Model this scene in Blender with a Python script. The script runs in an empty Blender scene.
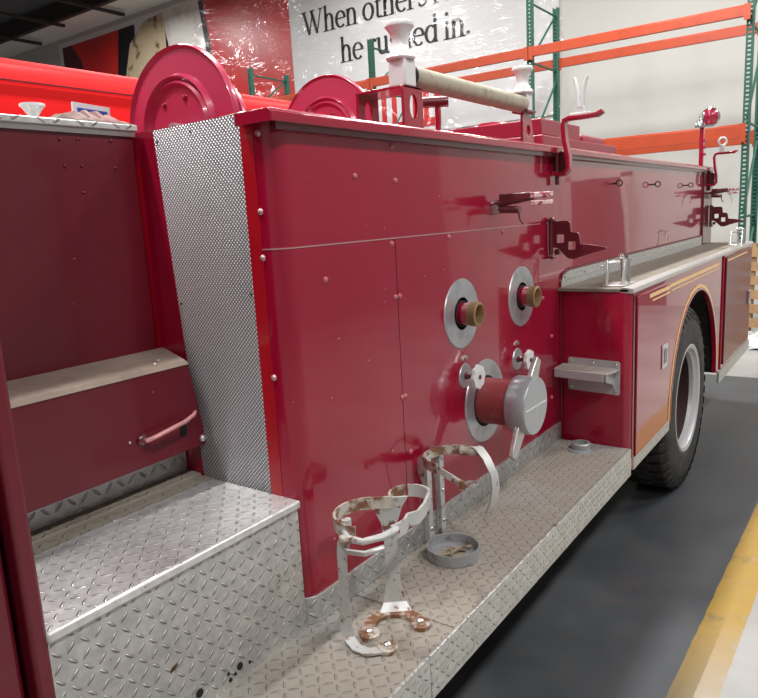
import bpy, math, random
from mathutils import Vector, Matrix
from mathutils.geometry import tessellate_polygon
random.seed(7)
C = bpy.context.scene.collection
PI = math.pi
V = Vector

# ------------------------------------------------------------------ camera
cam_d = bpy.data.cameras.new('camera'); cam = bpy.data.objects.new('camera', cam_d); C.objects.link(cam)
r_ = V((0.57745357, -0.81466745, -0.05351929)); u_ = V((0.18221077, 0.06469997, 0.98112851)); f_ = V((0.79583077, 0.57630795, -0.18580241))
cam.matrix_world = Matrix(((r_.x, u_.x, -f_.x, 0), (r_.y, u_.y, -f_.y, 0), (r_.z, u_.z, -f_.z, 1.648), (0, 0, 0, 1)))
cam_d.sensor_fit = 'HORIZONTAL'; cam_d.sensor_width = 36; cam_d.lens = 36 * 692.93 / 758
cam_d.clip_start = .02; cam_d.clip_end = 100
bpy.context.scene.camera = cam

# ------------------------------------------------------------------ world, lamps, exposure
w = bpy.data.worlds.new('world'); bpy.context.scene.world = w; w.use_nodes = True
w.node_tree.nodes['Background'].inputs[0].default_value = (.9, .95, 1, 1)
w.node_tree.nodes['Background'].inputs[1].default_value = .35
vs = bpy.context.scene.view_settings
vs.view_transform = 'Standard'; vs.look = 'None'; vs.gamma = 1; vs.use_curve_mapping = False; vs.exposure = -0.46

def lamp(x, y, z, sx, sy, p, col=(1, .995, .985)):
    l = bpy.data.lights.new('ceiling_lamp', 'AREA'); l.shape = 'RECTANGLE'; l.size = sx; l.size_y = sy; l.energy = p; l.color = col
    o = bpy.data.objects.new('ceiling_lamp', l); C.objects.link(o); o.location = (x, y, z); return o
for x in (-.6, 3.6, 8.0):
    lamp(x, 2.4, 6.6, 1.2, .3, 480)
for x in (-3, 1.2, 5.4, 9.6):
    lamp(x, -2.6, 6.6, 1.3, .5, 330)
for x in (-2.5, 2.5, 6.2, 9.3):
    lamp(x, 7.5, 6.6, 1.3, .5, 230)
    lamp(x, 14.0, 6.6, 1.3, .5, 230)

# ------------------------------------------------------------------ materials
def mat(name, col=(.5, .5, .5), rough=.5, metal=0, coat=0, coat_r=.05, spec=.5):
    m = bpy.data.materials.new(name); m.use_nodes = True
    b = m.node_tree.nodes['Principled BSDF']
    b.inputs['Base Color'].default_value = (*col, 1); b.inputs['Roughness'].default_value = rough
    b.inputs['Metallic'].default_value = metal; b.inputs['Coat Weight'].default_value = coat
    b.inputs['Coat Roughness'].default_value = coat_r; b.inputs['Specular IOR Level'].default_value = spec
    return m
def N(m, t, **k):
    n = m.node_tree.nodes.new(t)
    for a, v in k.items(): setattr(n, a, v)
    return n
def L(m, a, b): m.node_tree.links.new(a, b)
def math_(m, op, a, b=None, c=None, clamp=False):
    n = N(m, 'ShaderNodeMath', operation=op, use_clamp=clamp)
    for i, v in enumerate((a, b, c)):
        if v is None: continue
        if isinstance(v, (int, float)): n.inputs[i].default_value = v
        else: L(m, v, n.inputs[i])
    return n.outputs[0]
def ramp(m, fac, stops):
    n = N(m, 'ShaderNodeValToRGB'); L(m, fac, n.inputs[0]); e = n.color_ramp.elements
    while len(e) < len(stops): e.new(.5)
    for i, (p, c) in enumerate(stops):
        e[i].position = p; e[i].color = (*c, 1) if isinstance(c, tuple) else (c, c, c, 1)
    return n.outputs[0]
def coords(m):
    t = N(m, 'ShaderNodeTexCoord'); s = N(m, 'ShaderNodeSeparateXYZ'); L(m, t.outputs['Object'], s.inputs[0])
    return t.outputs['Object'], s.outputs
def noise(m, vec, scale, detail=4, rough=.55, dist=0, stretch=None):
    n = N(m, 'ShaderNodeTexNoise'); n.inputs['Scale'].default_value = scale; n.inputs['Detail'].default_value = detail
    n.inputs['Roughness'].default_value = rough; n.inputs['Distortion'].default_value = dist
    if stretch:
        mp = N(m, 'ShaderNodeMapping'); mp.inputs['Scale'].default_value = stretch; L(m, vec, mp.inputs[0]); vec = mp.outputs[0]
    L(m, vec, n.inputs['Vector']); return n.outputs['Fac']
def mix(m, fac, a, b):
    n = N(m, 'ShaderNodeMix', data_type='RGBA')
    if isinstance(fac, (int, float)): n.inputs[0].default_value = fac
    else: L(m, fac, n.inputs[0])
    for i, v in ((6, a), (7, b)):
        if isinstance(v, tuple): n.inputs[i].default_value = (*v, 1)
        else: L(m, v, n.inputs[i])
    return n.outputs[2]
def bump(m, h, strength, dist=.01):
    n = N(m, 'ShaderNodeBump'); n.inputs['Strength'].default_value = strength; n.inputs['Distance'].default_value = dist
    L(m, h, n.inputs['Height']); b = m.node_tree.nodes['Principled BSDF']; L(m, n.outputs[0], b.inputs['Normal']); return n
def BS(m): return m.node_tree.nodes['Principled BSDF'].inputs

def paint(name, col, rough=.3, coat=1, wav=.05, chips=True, coat_r=.03):
    m = mat(name, col, rough, 0, coat, coat_r, .35)
    BS(m)['Coat IOR'].default_value = 1.40
    o, s = coords(m)
    n = noise(m, o, 3.0, 3, .5)
    c = mix(m, n, tuple(x * .86 for x in col), tuple(min(1, x * 1.14) for x in col))
    if chips:
        c2 = noise(m, o, 55, 2, .6)
        k = ramp(m, c2, [(.765, 0.0), (.785, 1.0)])
        c = mix(m, k, c, (.45, .3, .28))
    L(m, c, BS(m)['Base Color'])
    h = noise(m, o, 1.6, 1, .4)
    bump(m, h, wav, .05)
    nb = m.node_tree.nodes['Bump']; L(m, nb.outputs[0], BS(m)['Coat Normal'])
    return m
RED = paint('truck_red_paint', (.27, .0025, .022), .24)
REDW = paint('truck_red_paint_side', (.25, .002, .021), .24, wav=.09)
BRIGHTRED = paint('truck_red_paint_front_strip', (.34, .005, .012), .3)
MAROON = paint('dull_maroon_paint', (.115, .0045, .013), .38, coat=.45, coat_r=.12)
PINKRED = paint('chalky_red_paint', (.26, .006, .028), .42, coat=.4, coat_r=.2)
REELRED = paint('faded_pinkish_reel_paint', (.40, .022, .070), .34, coat=.7, coat_r=.12)
CARRED = paint('bright_red_paint', (.66, .008, .009), .6, coat=.05, coat_r=.3, chips=False)
BS(CARRED)['Specular IOR Level'].default_value = .08
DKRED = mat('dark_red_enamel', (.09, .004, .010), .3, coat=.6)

def tread(name, ax, cell=.040, base=(.52, .51, .49), dust=0.0, bstr=1.0, dustcol=(.25, .205, .155), metal=.55, rough=.38):
    """embossed diamond plate: lozenges turning by 90 degrees from cell to cell"""
    m = mat(name, base, rough, metal)
    o, s = coords(m)
    a, b = s['XYZ'.index(ax[0])], s['XYZ'.index(ax[1])]
    u = math_(m, 'DIVIDE', a, cell); v = math_(m, 'DIVIDE', b, cell)
    fu = math_(m, 'FLOOR', u); fv = math_(m, 'FLOOR', v)
    pu = math_(m, 'SUBTRACT', math_(m, 'SUBTRACT', u, fu), .5); pv = math_(m, 'SUBTRACT', math_(m, 'SUBTRACT', v, fv), .5)
    par = math_(m, 'MODULO', math_(m, 'ABSOLUTE', math_(m, 'ADD', fu, fv)), 2.0)
    sg = math_(m, 'SUBTRACT', math_(m, 'MULTIPLY', par, 2.0), 1.0)
    pv2 = math_(m, 'MULTIPLY', pv, sg)
    d1 = math_(m, 'MULTIPLY', math_(m, 'ADD', pu, pv2), .7071)
    d2 = math_(m, 'MULTIPLY', math_(m, 'SUBTRACT', pu, pv2), .7071)
    e = math_(m, 'ADD', math_(m, 'POWER', math_(m, 'DIVIDE', math_(m, 'ABSOLUTE', d1), .42), 2.0),
              math_(m, 'POWER', math_(m, 'DIVIDE', math_(m, 'ABSOLUTE', d2), .125), 2.0))
    h = math_(m, 'SUBTRACT', 1.0, e, clamp=True)
    h = math_(m, 'POWER', h, .6)
    big = noise(m, o, 2.2, 5, .6); fine = noise(m, o, 38, 5, .65)
    col = mix(m, ramp(m, fine, [(.35, 0.0), (.7, 1.0)]), tuple(x * .78 for x in base), tuple(min(1, x * 1.1) for x in base))
    if dust > 0:
        k = ramp(m, math_(m, 'ADD', math_(m, 'MULTIPLY', big, .75), math_(m, 'MULTIPLY', fine, .25)), [(.62 - dust * .35, 0.0), (.80 - dust * .35, 1.0)])
        k2 = math_(m, 'MULTIPLY', k, math_(m, 'SUBTRACT', 1.0, math_(m, 'MULTIPLY', h, .25)), clamp=True)
        col = mix(m, math_(m, 'MULTIPLY', k2, .85), col, dustcol)
        L(m, math_(m, 'SUBTRACT', metal, math_(m, 'MULTIPLY', k2, metal)), BS(m)['Metallic'])
        L(m, math_(m, 'ADD', rough, math_(m, 'MULTIPLY', k2, .4)), BS(m)['Roughness'])
    spots = noise(m, o, 26, 3, .7, 0.4)
    col = mix(m, ramp(m, spots, [(.69, 0.0), (.73, 1.0)]), col, (.10, .05, .03))
    L(m, col, BS(m)['Base Color'])
    bump(m, h, bstr, .0065)
    return m
TR_XZ = tread('diamond_plate_front', 'XZ', .028)
TR_XY = tread('diamond_plate_step', 'XY', .028, base=(.66, .65, .64), dust=.10)
TR_DECK = tread('diamond_plate_deck', 'XY', .028, base=(.50, .495, .48), dust=.85, dustcol=(.225, .192, .148))
TR_EDGE = tread('diamond_plate_edge', 'XZ', .026, base=(.55, .55, .52), dust=.1)
TR_DUST_SHADE = tread('dusty_shaded_strip', 'XY', .028, base=(.35, .32, .28), dust=.9, dustcol=(.22, .19, .15))  # dust, with the shadow along the step's back put into the darker base
TR_KICK = tread('diamond_plate_kick', 'XZ', .034, base=(.50, .50, .49))
TR_FLANGE = tread('diamond_plate_flange', 'XZ', .024, base=(.60, .60, .58))

def embossed():
    m = mat('embossed_bright_metal', (.6, .6, .6), .34, .7)
    o, s = coords(m); cell = .0080
    u = math_(m, 'DIVIDE', math_(m, 'ADD', s[1], s[2]), cell * 1.414); v = math_(m, 'DIVIDE', math_(m, 'SUBTRACT', s[1], s[2]), cell * 1.414)
    pu = math_(m, 'ABSOLUTE', math_(m, 'SUBTRACT', math_(m, 'FRACT', math_(m, 'ADD', u, 500.0)), .5)); pv = math_(m, 'ABSOLUTE', math_(m, 'SUBTRACT', math_(m, 'FRACT', math_(m, 'ADD', v, 500.0)), .5))
    h = math_(m, 'SUBTRACT', 1.0, math_(m, 'MULTIPLY', math_(m, 'MAXIMUM', pu, pv), 2.0), clamp=True)
    big = noise(m, o, 4, 2)
    groove = ramp(m, h, [(.10, (.03, .03, .034)), (.42, (.62, .61, .64))])
    L(m, groove, BS(m)['Base Color'])
    bump(m, h, .9, .004)
    return m
EMB = embossed()

CHROME = mat('chrome', (.75, .75, .75), .12, 1)
STEEL = mat('worn_bright_steel', (.55, .54, .52), .34, .9)
SILVER = mat('silver_painted_metal', (.46, .46, .47), .4, .35)
WHITEM = mat('white_painted_metal', (.62, .62, .61), .35, .1)
BLACK = mat('black_rubber', (.012, .012, .012), .55)
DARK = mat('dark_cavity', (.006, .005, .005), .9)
GOLD = mat('gold_leaf_stripe', (.78, .52, .24), .4, .1)
BRASS = mat('aged_brass', (.34, .23, .12), .42, .7)
def worn(name, base, rust, scale=30, lo=.5, hi=.6, metal=.3, rough=.45):
    m = mat(name, base, rough, metal); o, s = coords(m)
    n = noise(m, o, scale, 6, .65)
    c = mix(m, ramp(m, n, [(lo, 0.0), (hi, 1.0)]), base, rust); L(m, c, BS(m)['Base Color'])
    bump(m, n, .25, .003); return m
BRACK = worn('silver_paint_with_rust', (.48, .475, .46), (.18, .08, .045), 34, .57, .64)
BRACKIN = worn('rusty_silver_band', (.50, .46, .40), (.20, .09, .045), 30, .44, .56)
CUP = worn('dull_grey_cup_paint', (.34, .35, .36), (.22, .16, .11), 25, .55, .66, .4)
CUPIN = worn('dirty_cup_inside', (.26, .21, .15), (.12, .08, .05), 40, .5, .62, 0, .9)
PLATEM = worn('brushed_aluminium_plate', (.50, .52, .55), (.36, .36, .37), 12, .5, .7, .75, .35)
TAN = worn('dusty_tan_top', (.20, .15, .12), (.26, .20, .16), 18, .4, .7, 0, .85)
TUBE = worn('weathered_beige_tube', (.34, .305, .23), (.20, .16, .11), 30, .52, .72, 0, .7)
CLOTH = worn('pink_grey_cover_cloth', (.22, .19, .165), (.24, .13, .12), 7, .4, .6, 0, .9)
DUSTY = worn('brown_dusty_deck_top', (.13, .108, .083), (.19, .165, .13), 14, .4, .7, 0, .8)
GREEN = mat('dark_green_rack_paint', (.012, .085, .055), .45)
ORANGE = worn('orange_rack_paint', (.40, .050, .012), (.33, .040, .010), 9, .5, .7, 0, .4)
WOOD = worn('raw_pine_boards', (.30, .18, .085), (.20, .11, .05), 9, .4, .7, 0, .8)
WHITEV = mat('white_vinyl', (.64, .64, .635), .5)
INK = mat('black_ink', (.008, .008, .01), .5)
VRED = worn('red_vinyl_print', (.60, .025, .022), (.46, .014, .018), 1.1, .4, .65, 0, .35)
VDARK = mat('dark_maroon_vinyl_print', (.085, .012, .022), .4)
COAT = worn('coat_print_beige', (.50, .40, .26), (.16, .09, .05), 2.1, .54, .60, 0, .5)
COATW = worn('coat_print_white', (.66, .64, .59), (.48, .44, .38), 1.6, .5, .7, 0, .5)
BLUE = mat('blue_label_ink', (.03, .07, .33), .5)
REDGLASS = mat('red_lens', (.35, .004, .03), .08, coat=1)
REDGLASS.node_tree.nodes['Principled BSDF'].inputs['Transmission Weight'].default_value = .35

def floor_mat():
    m = mat('painted_concrete_floor', (.05, .05, .05), .45); o, s = coords(m)
    wob = math_(m, 'MULTIPLY', math_(m, 'SUBTRACT', noise(m, o, 12, 5, .7), .5), .014)
    x, y = s[0], s[1]
    yl = math_(m, 'ADD', math_(m, 'ADD', y, wob), math_(m, 'MULTIPLY', math_(m, 'SUBTRACT', x, 2.25), .022))
    n1 = noise(m, o, 1.3, 6, .6); n2 = noise(m, o, 9, 6, .7); n3 = noise(m, o, 5.3, 7, .75, .3)
    dk = mix(m, ramp(m, n1, [(.3, 0.0), (.7, 1.0)]), (.036, .039, .043), (.070, .073, .078))
    dk = mix(m, ramp(m, n3, [(.58, 0.0), (.70, 1.0)]), dk, (.085, .065, .05))
    dk = mix(m, ramp(m, n2, [(.715, 0.0), (.73, 1.0)]), dk, (.35, .35, .34))
    lt = mix(m, ramp(m, n1, [(.3, 0.0), (.7, 1.0)]), (.19, .183, .175), (.31, .30, .285))
    lt = mix(m, ramp(m, n2, [(.62, 0.0), (.75, 1.0)]), lt, (.13, .12, .115))
    isdark = math_(m, 'MULTIPLY', math_(m, 'GREATER_THAN', yl, .41), math_(m, 'LESS_THAN', math_(m, 'ADD', x, wob), 7.1))
    c = mix(m, isdark, lt, dk)
    on = math_(m, 'MULTIPLY', math_(m, 'GREATER_THAN', yl, .338), math_(m, 'LESS_THAN', yl, .485))
    wear = ramp(m, math_(m, 'ADD', math_(m, 'MULTIPLY', n3, .7), math_(m, 'MULTIPLY', n2, .3)), [(.54, 1.0), (.66, .2)])
    fade = ramp(m, math_(m, 'MULTIPLY', math_(m, 'SUBTRACT', x, 2.1), .8), [(.05, .3), (.6, 1.0)])
    yc = mix(m, n2, (.33, .20, .025), (.22, .135, .03))
    c = mix(m, math_(m, 'MULTIPLY', on, math_(m, 'MULTIPLY', wear, fade)), c, yc)
    L(m, c, BS(m)['Base Color'])
    L(m, ramp(m, n1, [(.3, .34), (.7, .55)]), BS(m)['Roughness'])
    bump(m, n2, .12, .004); return m
FLOOR = floor_mat()
def wallm(name, col):
    m = mat(name, col, .85); o, s = coords(m)
    n = noise(m, o, .5, 4, .6); c = mix(m, n, tuple(x * .9 for x in col), tuple(min(1, x * 1.06) for x in col)); L(m, c, BS(m)['Base Color']); return m
WALL = wallm('cream_painted_wall', (.50, .495, .46))
WALL2 = wallm('grey_painted_wall', (.21, .205, .205))
def deckm():
    m = mat('dark_corrugated_roof_deck', (.11, .115, .125), .7); o, s = coords(m)
    k = math_(m, 'ABSOLUTE', math_(m, 'SUBTRACT', math_(m, 'FRACT', math_(m, 'MULTIPLY', math_(m, 'ADD', s[1], 50.0), 4.0)), .5))
    bump(m, ramp(m, k, [(.2, 0.0), (.3, 1.0)]), 1, .05); return m
ROOF = deckm()
JOIST = mat('black_steel_joist', (.03, .024, .022), .6)

# ------------------------------------------------------------------ mesh helpers
class G:
    def __init__(s): s.v = []; s.f = []
    def add(s, vs, fs):
        o = len(s.v); s.v += [V(p) for p in vs]; s.f += [[i + o for i in q] for q in fs]; return s
    def box(s, x0, x1, y0, y1, z0, z1):
        return s.add([(x, y, z) for x in (x0, x1) for y in (y0, y1) for z in (z0, z1)],
                     [(0, 1, 3, 2), (4, 6, 7, 5), (0, 4, 5, 1), (2, 3, 7, 6), (0, 2, 6, 4), (1, 5, 7, 3)])
    def plate(s, loops, O, U, W, t):
        """polygon with holes in plane O,U,W extruded by t along UxW"""
        O, U, W = V(O), V(U).normalized(), V(W).normalized(); n = U.cross(W)
        flat = [p for l in loops for p in l]
        tris = tessellate_polygon([[V((p[0], p[1], 0)) for p in l] for l in loops])
        P = [O + U * p[0] + W * p[1] for p in flat]; k = len(P)
        fs = [tuple(q) for q in tris] + [tuple(i + k for i in reversed(q)) for q in tris]
        b = 0
        for l in loops:
            m_ = len(l)
            for i in range(m_): j = (i + 1) % m_; fs.append((b + i, b + j, b + j + k, b + i + k))
            b += m_
        return s.add(P + [p + n * t for p in P], fs)
    def tube(s, path, r, n=10, cap=True):
        path = [V(p) for p in path]; m_ = len(path); R = r if isinstance(r, (list, tuple)) else [r] * m_
        o = len(s.v); prev = None
        for i, p in enumerate(path):
            t = (path[min(i + 1, m_ - 1)] - path[max(i - 1, 0)]).normalized()
            a = prev if prev is not None else (V((0, 0, 1)) if abs(t.z) < .9 else V((1, 0, 0)))
            a = (a - t * a.dot(t)).normalized(); prev = a; b = t.cross(a)
            for k in range(n): s.v.append(p + (a * math.cos(2 * PI * k / n) + b * math.sin(2 * PI * k / n)) * R[i])
        for i in range(m_ - 1):
            for k in range(n):
                q = (k + 1) % n; s.f.append([o + i * n + k, o + i * n + q, o + (i + 1) * n + q, o + (i + 1) * n + k])
        if cap: s.f.append([o + k for k in range(n)][::-1]); s.f.append([o + (m_ - 1) * n + k for k in range(n)])
        return s
    def lathe(s, prof, O, A, n=40, closed=False, cap=True):
        """profile [(radius, height)] about axis A through O"""
        O, A = V(O), V(A).normalized(); a = A.orthogonal().normalized(); b = A.cross(a); o = len(s.v); m_ = len(prof)
        for (r, h) in prof:
            for k in range(n): s.v.append(O + A * h + (a * math.cos(2 * PI * k / n) + b * math.sin(2 * PI * k / n)) * r)
        for i in range(m_ if closed else m_ - 1):
            j = (i + 1) % m_
            for k in range(n):
                q = (k + 1) % n; s.f.append([o + i * n + k, o + i * n + q, o + j * n + q, o + j * n + k])
        if not closed and cap:
            if prof[0][0] > 1e-5: s.f.append([o + k for k in range(n)][::-1])
            if prof[-1][0] > 1e-5: s.f.append([o + (m_ - 1) * n + k for k in range(n)])
        return s
    def band(s, path, W, t, widths=None):
        """flat strap: path points, W = width direction*width (vector or list), t = thickness"""
        path = [V(p) for p in path]; m_ = len(path); o = len(s.v)
        for i, p in enumerate(path):
            tg = (path[min(i + 1, m_ - 1)] - path[max(i - 1, 0)]).normalized()
            Wd = V(W[i]) if isinstance(W, list) else V(W)
            nn = tg.cross(Wd).normalized() * t / 2
            for a in (Wd / 2 + nn, Wd / 2 - nn, -Wd / 2 - nn, -Wd / 2 + nn): s.v.append(p + a)
        for i in range(m_ - 1):
            for k in range(4):
                q = (k + 1) % 4; s.f.append([o + i * 4 + k, o + i * 4 + q, o + i * 4 + 4 + q, o + i * 4 + 4 + k])
        s.f.append([o, o + 3, o + 2, o + 1]); b = o + (m_ - 1) * 4; s.f.append([b, b + 1, b + 2, b + 3]); return s
    def build(s, name, material, parent=None, bevel=0, smooth=True, origin=None):
        import bmesh
        off = V(OFF.get(parent.name, (0, 0, 0))) if parent else V(origin or (0, 0, 0))
        me = bpy.data.meshes.new(name); me.from_pydata([p - off for p in s.v], [], s.f)
        bm = bmesh.new(); bm.from_mesh(me); bmesh.ops.recalc_face_normals(bm, faces=bm.faces); bm.to_mesh(me); bm.free()
        me.materials.append(material)
        if smooth:
            for p in me.polygons: p.use_smooth = True
            me.set_sharp_from_angle(angle=math.radians(35))
        o = bpy.data.objects.new(name, me); C.objects.link(o)
        if parent: o.parent = parent
        else: o.location = off
        OFF[o.name] = tuple(off)
        if bevel:
            b = o.modifiers.new('bevel', 'BEVEL'); b.width = bevel; b.segments = 2; b.limit_method = 'ANGLE'; b.angle_limit = .6
            b.harden_normals = False
        return o
OFF = {}
def thing(name, label, cat, loc, group=None):
    o = bpy.data.objects.new(name, None); C.objects.link(o); o.location = loc; o.empty_display_size = .1
    o['label'] = label; o['category'] = cat
    if group: o['group'] = group
    OFF[o.name] = tuple(loc); return o
def tag(o, label, cat, group=None):
    o['label'] = label; o['category'] = cat
    if group: o['group'] = group
    return o
def struct(o): o['kind'] = 'structure'; return o
def arc(cx, cy, rx, ry, a0, a1, n): return [(cx + rx * math.cos(math.radians(a0 + (a1 - a0) * i / n)), cy + ry * math.sin(math.radians(a0 + (a1 - a0) * i / n))) for i in range(n + 1)]
def circ(cx, cy, r, n=20): return arc(cx, cy, r, r, 0, 360 * (n - 1) / n, n - 1)
def rivets(pts, axis, material, parent, r=.0055, name='rivet'):
    first = None
    for p in pts:
        if first is None:
            g = G().lathe([(r, 0), (r * .9, r * .35), (r * .5, r * .7), (0.0001, r * .8)], p, axis, 10)
            first = g.build(name, material, parent); base = V(p)
        else:
            c = first.copy(); C.objects.link(c); c.parent = parent; c.location = first.location + (V(p) - base)

# ------------------------------------------------------------------ room
X0, X1, Y0, Y1, H = -5.0, 11.77, -5.2, 24.0, 6.98
struct(G().box(X0, X1, Y0, Y1, -.1, 0).build('floor', FLOOR))
struct(G().box(X1, X1 + .15, Y0, Y1, 0, H).build('wall_back', WALL))
struct(G().box(X0 - .15, X0, Y0, Y1, 0, H).build('wall_front', WALL2))
struct(G().box(X0, X1, Y0 - .15, Y0, 0, H).build('wall_right', WALL2))
struct(G().box(X0, X1, Y1, Y1 + .15, 0, H).build('wall_left', WALL2))
cg = G(); cg.box(X0, X1, Y0, Y1, H + .35, H + .45); struct(cg.build('ceiling', ROOF))
struct(G().box(10.68, X1, Y0, Y1, H, H + .06).build('trim_1', wallm('white_soffit', (.80, .79, .75))))       # pale soffit along the back wall
struct(G().box(10.55, 10.68, Y0, Y1, H - .10, H + .30).build('trim_2', JOIST))    # girder at its edge
k = 3
for y in (13.6, 15.4, 17.2, 19.2, 21.2):
    struct(G().box(X0, X1 - .35 - .5 * (k % 2), y, y + .08, H - .14, H - .07).build('trim_%d' % k, JOIST)); k += 1
# unseen dark red door in the back wall, added for the glossy panel's reflection
struct(G().box(X1 - .06, X1, -1.95, -1.10, 0, 2.08).build('unseen_door_1', DKRED))
struct(G().box(X1 - .08, X1, -2.02, -1.95, 0, 2.15).box(X1 - .08, X1, -1.10, -1.03, 0, 2.15).box(X1 - .08, X1, -2.02, -1.03, 2.08, 2.15).build('trim_9', WALL))

# ------------------------------------------------------------------ banner on back wall
bn = thing('wall_banner', 'long wall banner with black serif slogan on white and a red photo of a coat', 'banner', (11.74, 11.5, 3.2))
G().box(11.74, 11.765, 4.5, 18.95, 3.2, 6.85).build('backing', WHITEV, bn)
xq = 11.735
def flat(name, pts, m, x=xq, par=bn): return G().plate([pts], (x, 0, 0), (0, 1, 0), (0, 0, 1), -.003).build(name, m, par, smooth=False)
flat('red_print', [(18.75, 3.3), (15.9, 3.3), (15.75, 6.72), (18.75, 6.72)], VRED)
flat('dark_corner_print', [(18.75, 3.3), (17.6, 3.3), (17.9, 6.2), (18.3, 6.72), (18.75, 6.72)], VDARK, xq - .003)
flat('dark_edge_print', [(16.3, 3.3), (15.7, 3.3), (15.5, 6.72), (16.15, 6.72), (16.4, 5.6)], INK, xq - .003)
flat('coat_print', [(16.3, 3.3), (16.2, 5.2), (15.75, 6.3), (15.1, 6.72), (14.4, 6.78), (14.2, 5.6), (14.4, 3.3)], COAT, xq - .006)
flat('pale_coat_print', [(14.45, 3.3), (14.4, 5.3), (14.3, 6.78), (13.1, 6.8), (13.0, 6.0), (12.9, 5.0), (12.9, 3.3)], COATW, xq - .006)
flat('red_curtain_print', [(13.1, 3.3), (13.1, 6.76), (10.36, 6.76), (10.33, 3.3)], VRED)
flat('dark_fold_print', [(13.2, 3.3), (12.75, 3.3), (12.7, 5.0), (12.95, 6.76), (13.2, 6.76)], INK, xq - .003)
flat('red_logo_block', [(9.1, 3.3), (9.1, 4.12), (6.78, 4.12), (6.78, 3.3)], VRED)
g = G()
for i in range(9):
    y = 8.95 - i * .24
    g.plate([[(y, 3.45), (y, 4.0), (y - .12, 4.02), (y - .12, 3.45)]], (xq - .004, 0, 0), (0, 1, 0), (0, 0, 1), -.003)
g.build('white_logo_strokes', WHITEV, bn, smooth=False)

# serif letters drawn as strokes (cap height = 1)
TH, TN, XH = .145, .055, .66
def stem(x, y0, y1, w=TH): return [('p', [(x, y0), (x, y1)], w)]
def serif(x, y, w=.17): return [('p', [(x - w, y), (x + w, y)], .04)]
def cv(cx, cy, rx, ry, a0, a1, n=14): return [('c', arc(cx, cy, rx, ry, a0, a1, n), None)]
GL = {
 'W': ([('p', [(.12, .98), (.42, .02)], TH), ('p', [(.42, .02), (.68, .98)], TN), ('p', [(.60, .98), (.90, .02)], TH), ('p', [(.90, .02), (1.18, .98)], TN)] + serif(.12, .98, .15) + serif(.64, .98, .13) + serif(1.18, .98, .13), 1.32),
 'h': (stem(.14, 0, 1.04) + cv(.34, .42, .19, .25, 165, 0) + stem(.53, 0, .44) + serif(.14, 0) + serif(.53, 0) + [('p', [(.02, .99), (.14, 1.04)], .05)], .70),
 'n': (stem(.14, 0, .66) + cv(.34, .40, .19, .25, 165, 0) + stem(.53, 0, .42) + serif(.14, 0) + serif(.53, 0) + [('p', [(.02, .61), (.14, .66)], .05)], .70),
 'r': (stem(.14, 0, .66) + cv(.32, .45, .17, .19, 160, 40) + [('p', [(.42, .54), (.47, .60)], .13)] + serif(.14, 0) + [('p', [(.02, .61), (.14, .66)], .05)], .50),
 'u': (stem(.14, .2, .66) + cv(.33, .24, .19, .23, 190, 335) + stem(.53, 0, .66) + [('p', [(.02, .64), (.14, .64)], .05), ('p', [(.42, .64), (.53, .64)], .05), ('p', [(.53, .02), (.66, .04)], .05)], .72),
 'i': (stem(.14, 0, .66) + serif(.14, 0) + [('p', [(.02, .61), (.14, .66)], .05), ('p', [(.14, .86), (.14, .99)], .14)], .32),
 't': (stem(.17, .12, .84, .13) + [('p', [(.03, .63), (.37, .63)], .05)] + cv(.28, .16, .12, .15, 190, 320), .43),
 'o': (cv(.34, .33, .26, .32, 0, 360, 28), .69),
 'e': (cv(.33, .33, .25, .32, 5, 315, 24) + [('p', [(.08, .37), (.57, .37)], .05)], .63),
 's': ([('c', arc(.25, .48, .15, .16, 35, 230, 10) + arc(.25, .17, .17, .15, 60, -150, 12), None), ('p', [(.10, .03), (.09, .18)], .05), ('p', [(.38, .5), (.38, .62)], .05)], .50),
 'a': (stem(.44, .06, .46) + cv(.28, .46, .16, .18, 0, 165) + cv(.26, .19, .18, .18, 75, 300) + [('p', [(.26, .37), (.44, .40)], .05), ('p', [(.44, .02), (.58, .05)], .06)], .60),
 'd': (stem(.55, 0, 1.04) + cv(.32, .33, .24, .31, 50, 320, 20) + [('p', [(.43, .99), (.55, 1.04)], .05), ('p', [(.55, .02), (.67, .04)], .05)], .72),
 '.': ([('p', [(.12, 0), (.12, .14)], .14)], .28), ' ': ([], .26)}
def text(s, ystart, zbase, S, kx, x, par):
    cx = 0
    for ch in s:
        st, wd = GL[ch]; g = G()
        for kd, pts, w in st:
            n_ = len(pts)
            Lp, Rp = [], []
            for i, p in enumerate(pts):
                a = V(pts[max(i - 1, 0)]); b = V(pts[min(i + 1, n_ - 1)]); t = (b - a).normalized(); nn = V((-t.y, t.x))
                ww = w if w else TN + (TH * 1.05 - TN) * abs(t.y) ** 1.6
                if kd == 'p' and w and abs(t.x) > .3 and abs(t.y) > .3: nn = V((1, 0)); ww = w * 1.0
                Lp.append(V(p) + nn * ww / 2); Rp.append(V(p) - nn * ww / 2)
            for i in range(n_ - 1):
                q = [Lp[i], Lp[i + 1], Rp[i + 1], Rp[i]]
                q = [(ystart - (cx + c_.x) * S * kx, zbase + c_.y * S) for c_ in q]
                g.add([(x, a_, b_) for a_, b_ in q] + [(x - .004, a_, b_) for a_, b_ in q], [(0, 1, 2, 3), (7, 6, 5, 4), (0, 1, 5, 4), (1, 2, 6, 5), (2, 3, 7, 6), (3, 0, 4, 7)])
        if st: g.build('letter', INK, par, smooth=False)
        cx += wd
    return cx
def wid(s): return sum(GL[c][1] for c in s)
SZ = .46; kx = (9.05 - 6.10) / (wid('he rushed in.') * SZ)
text('he rushed in.', 9.05, 4.76, SZ, kx, xq - .002, bn)
text('When others ran', 10.0, 5.42, SZ, kx, xq - .002, bn)

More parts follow.
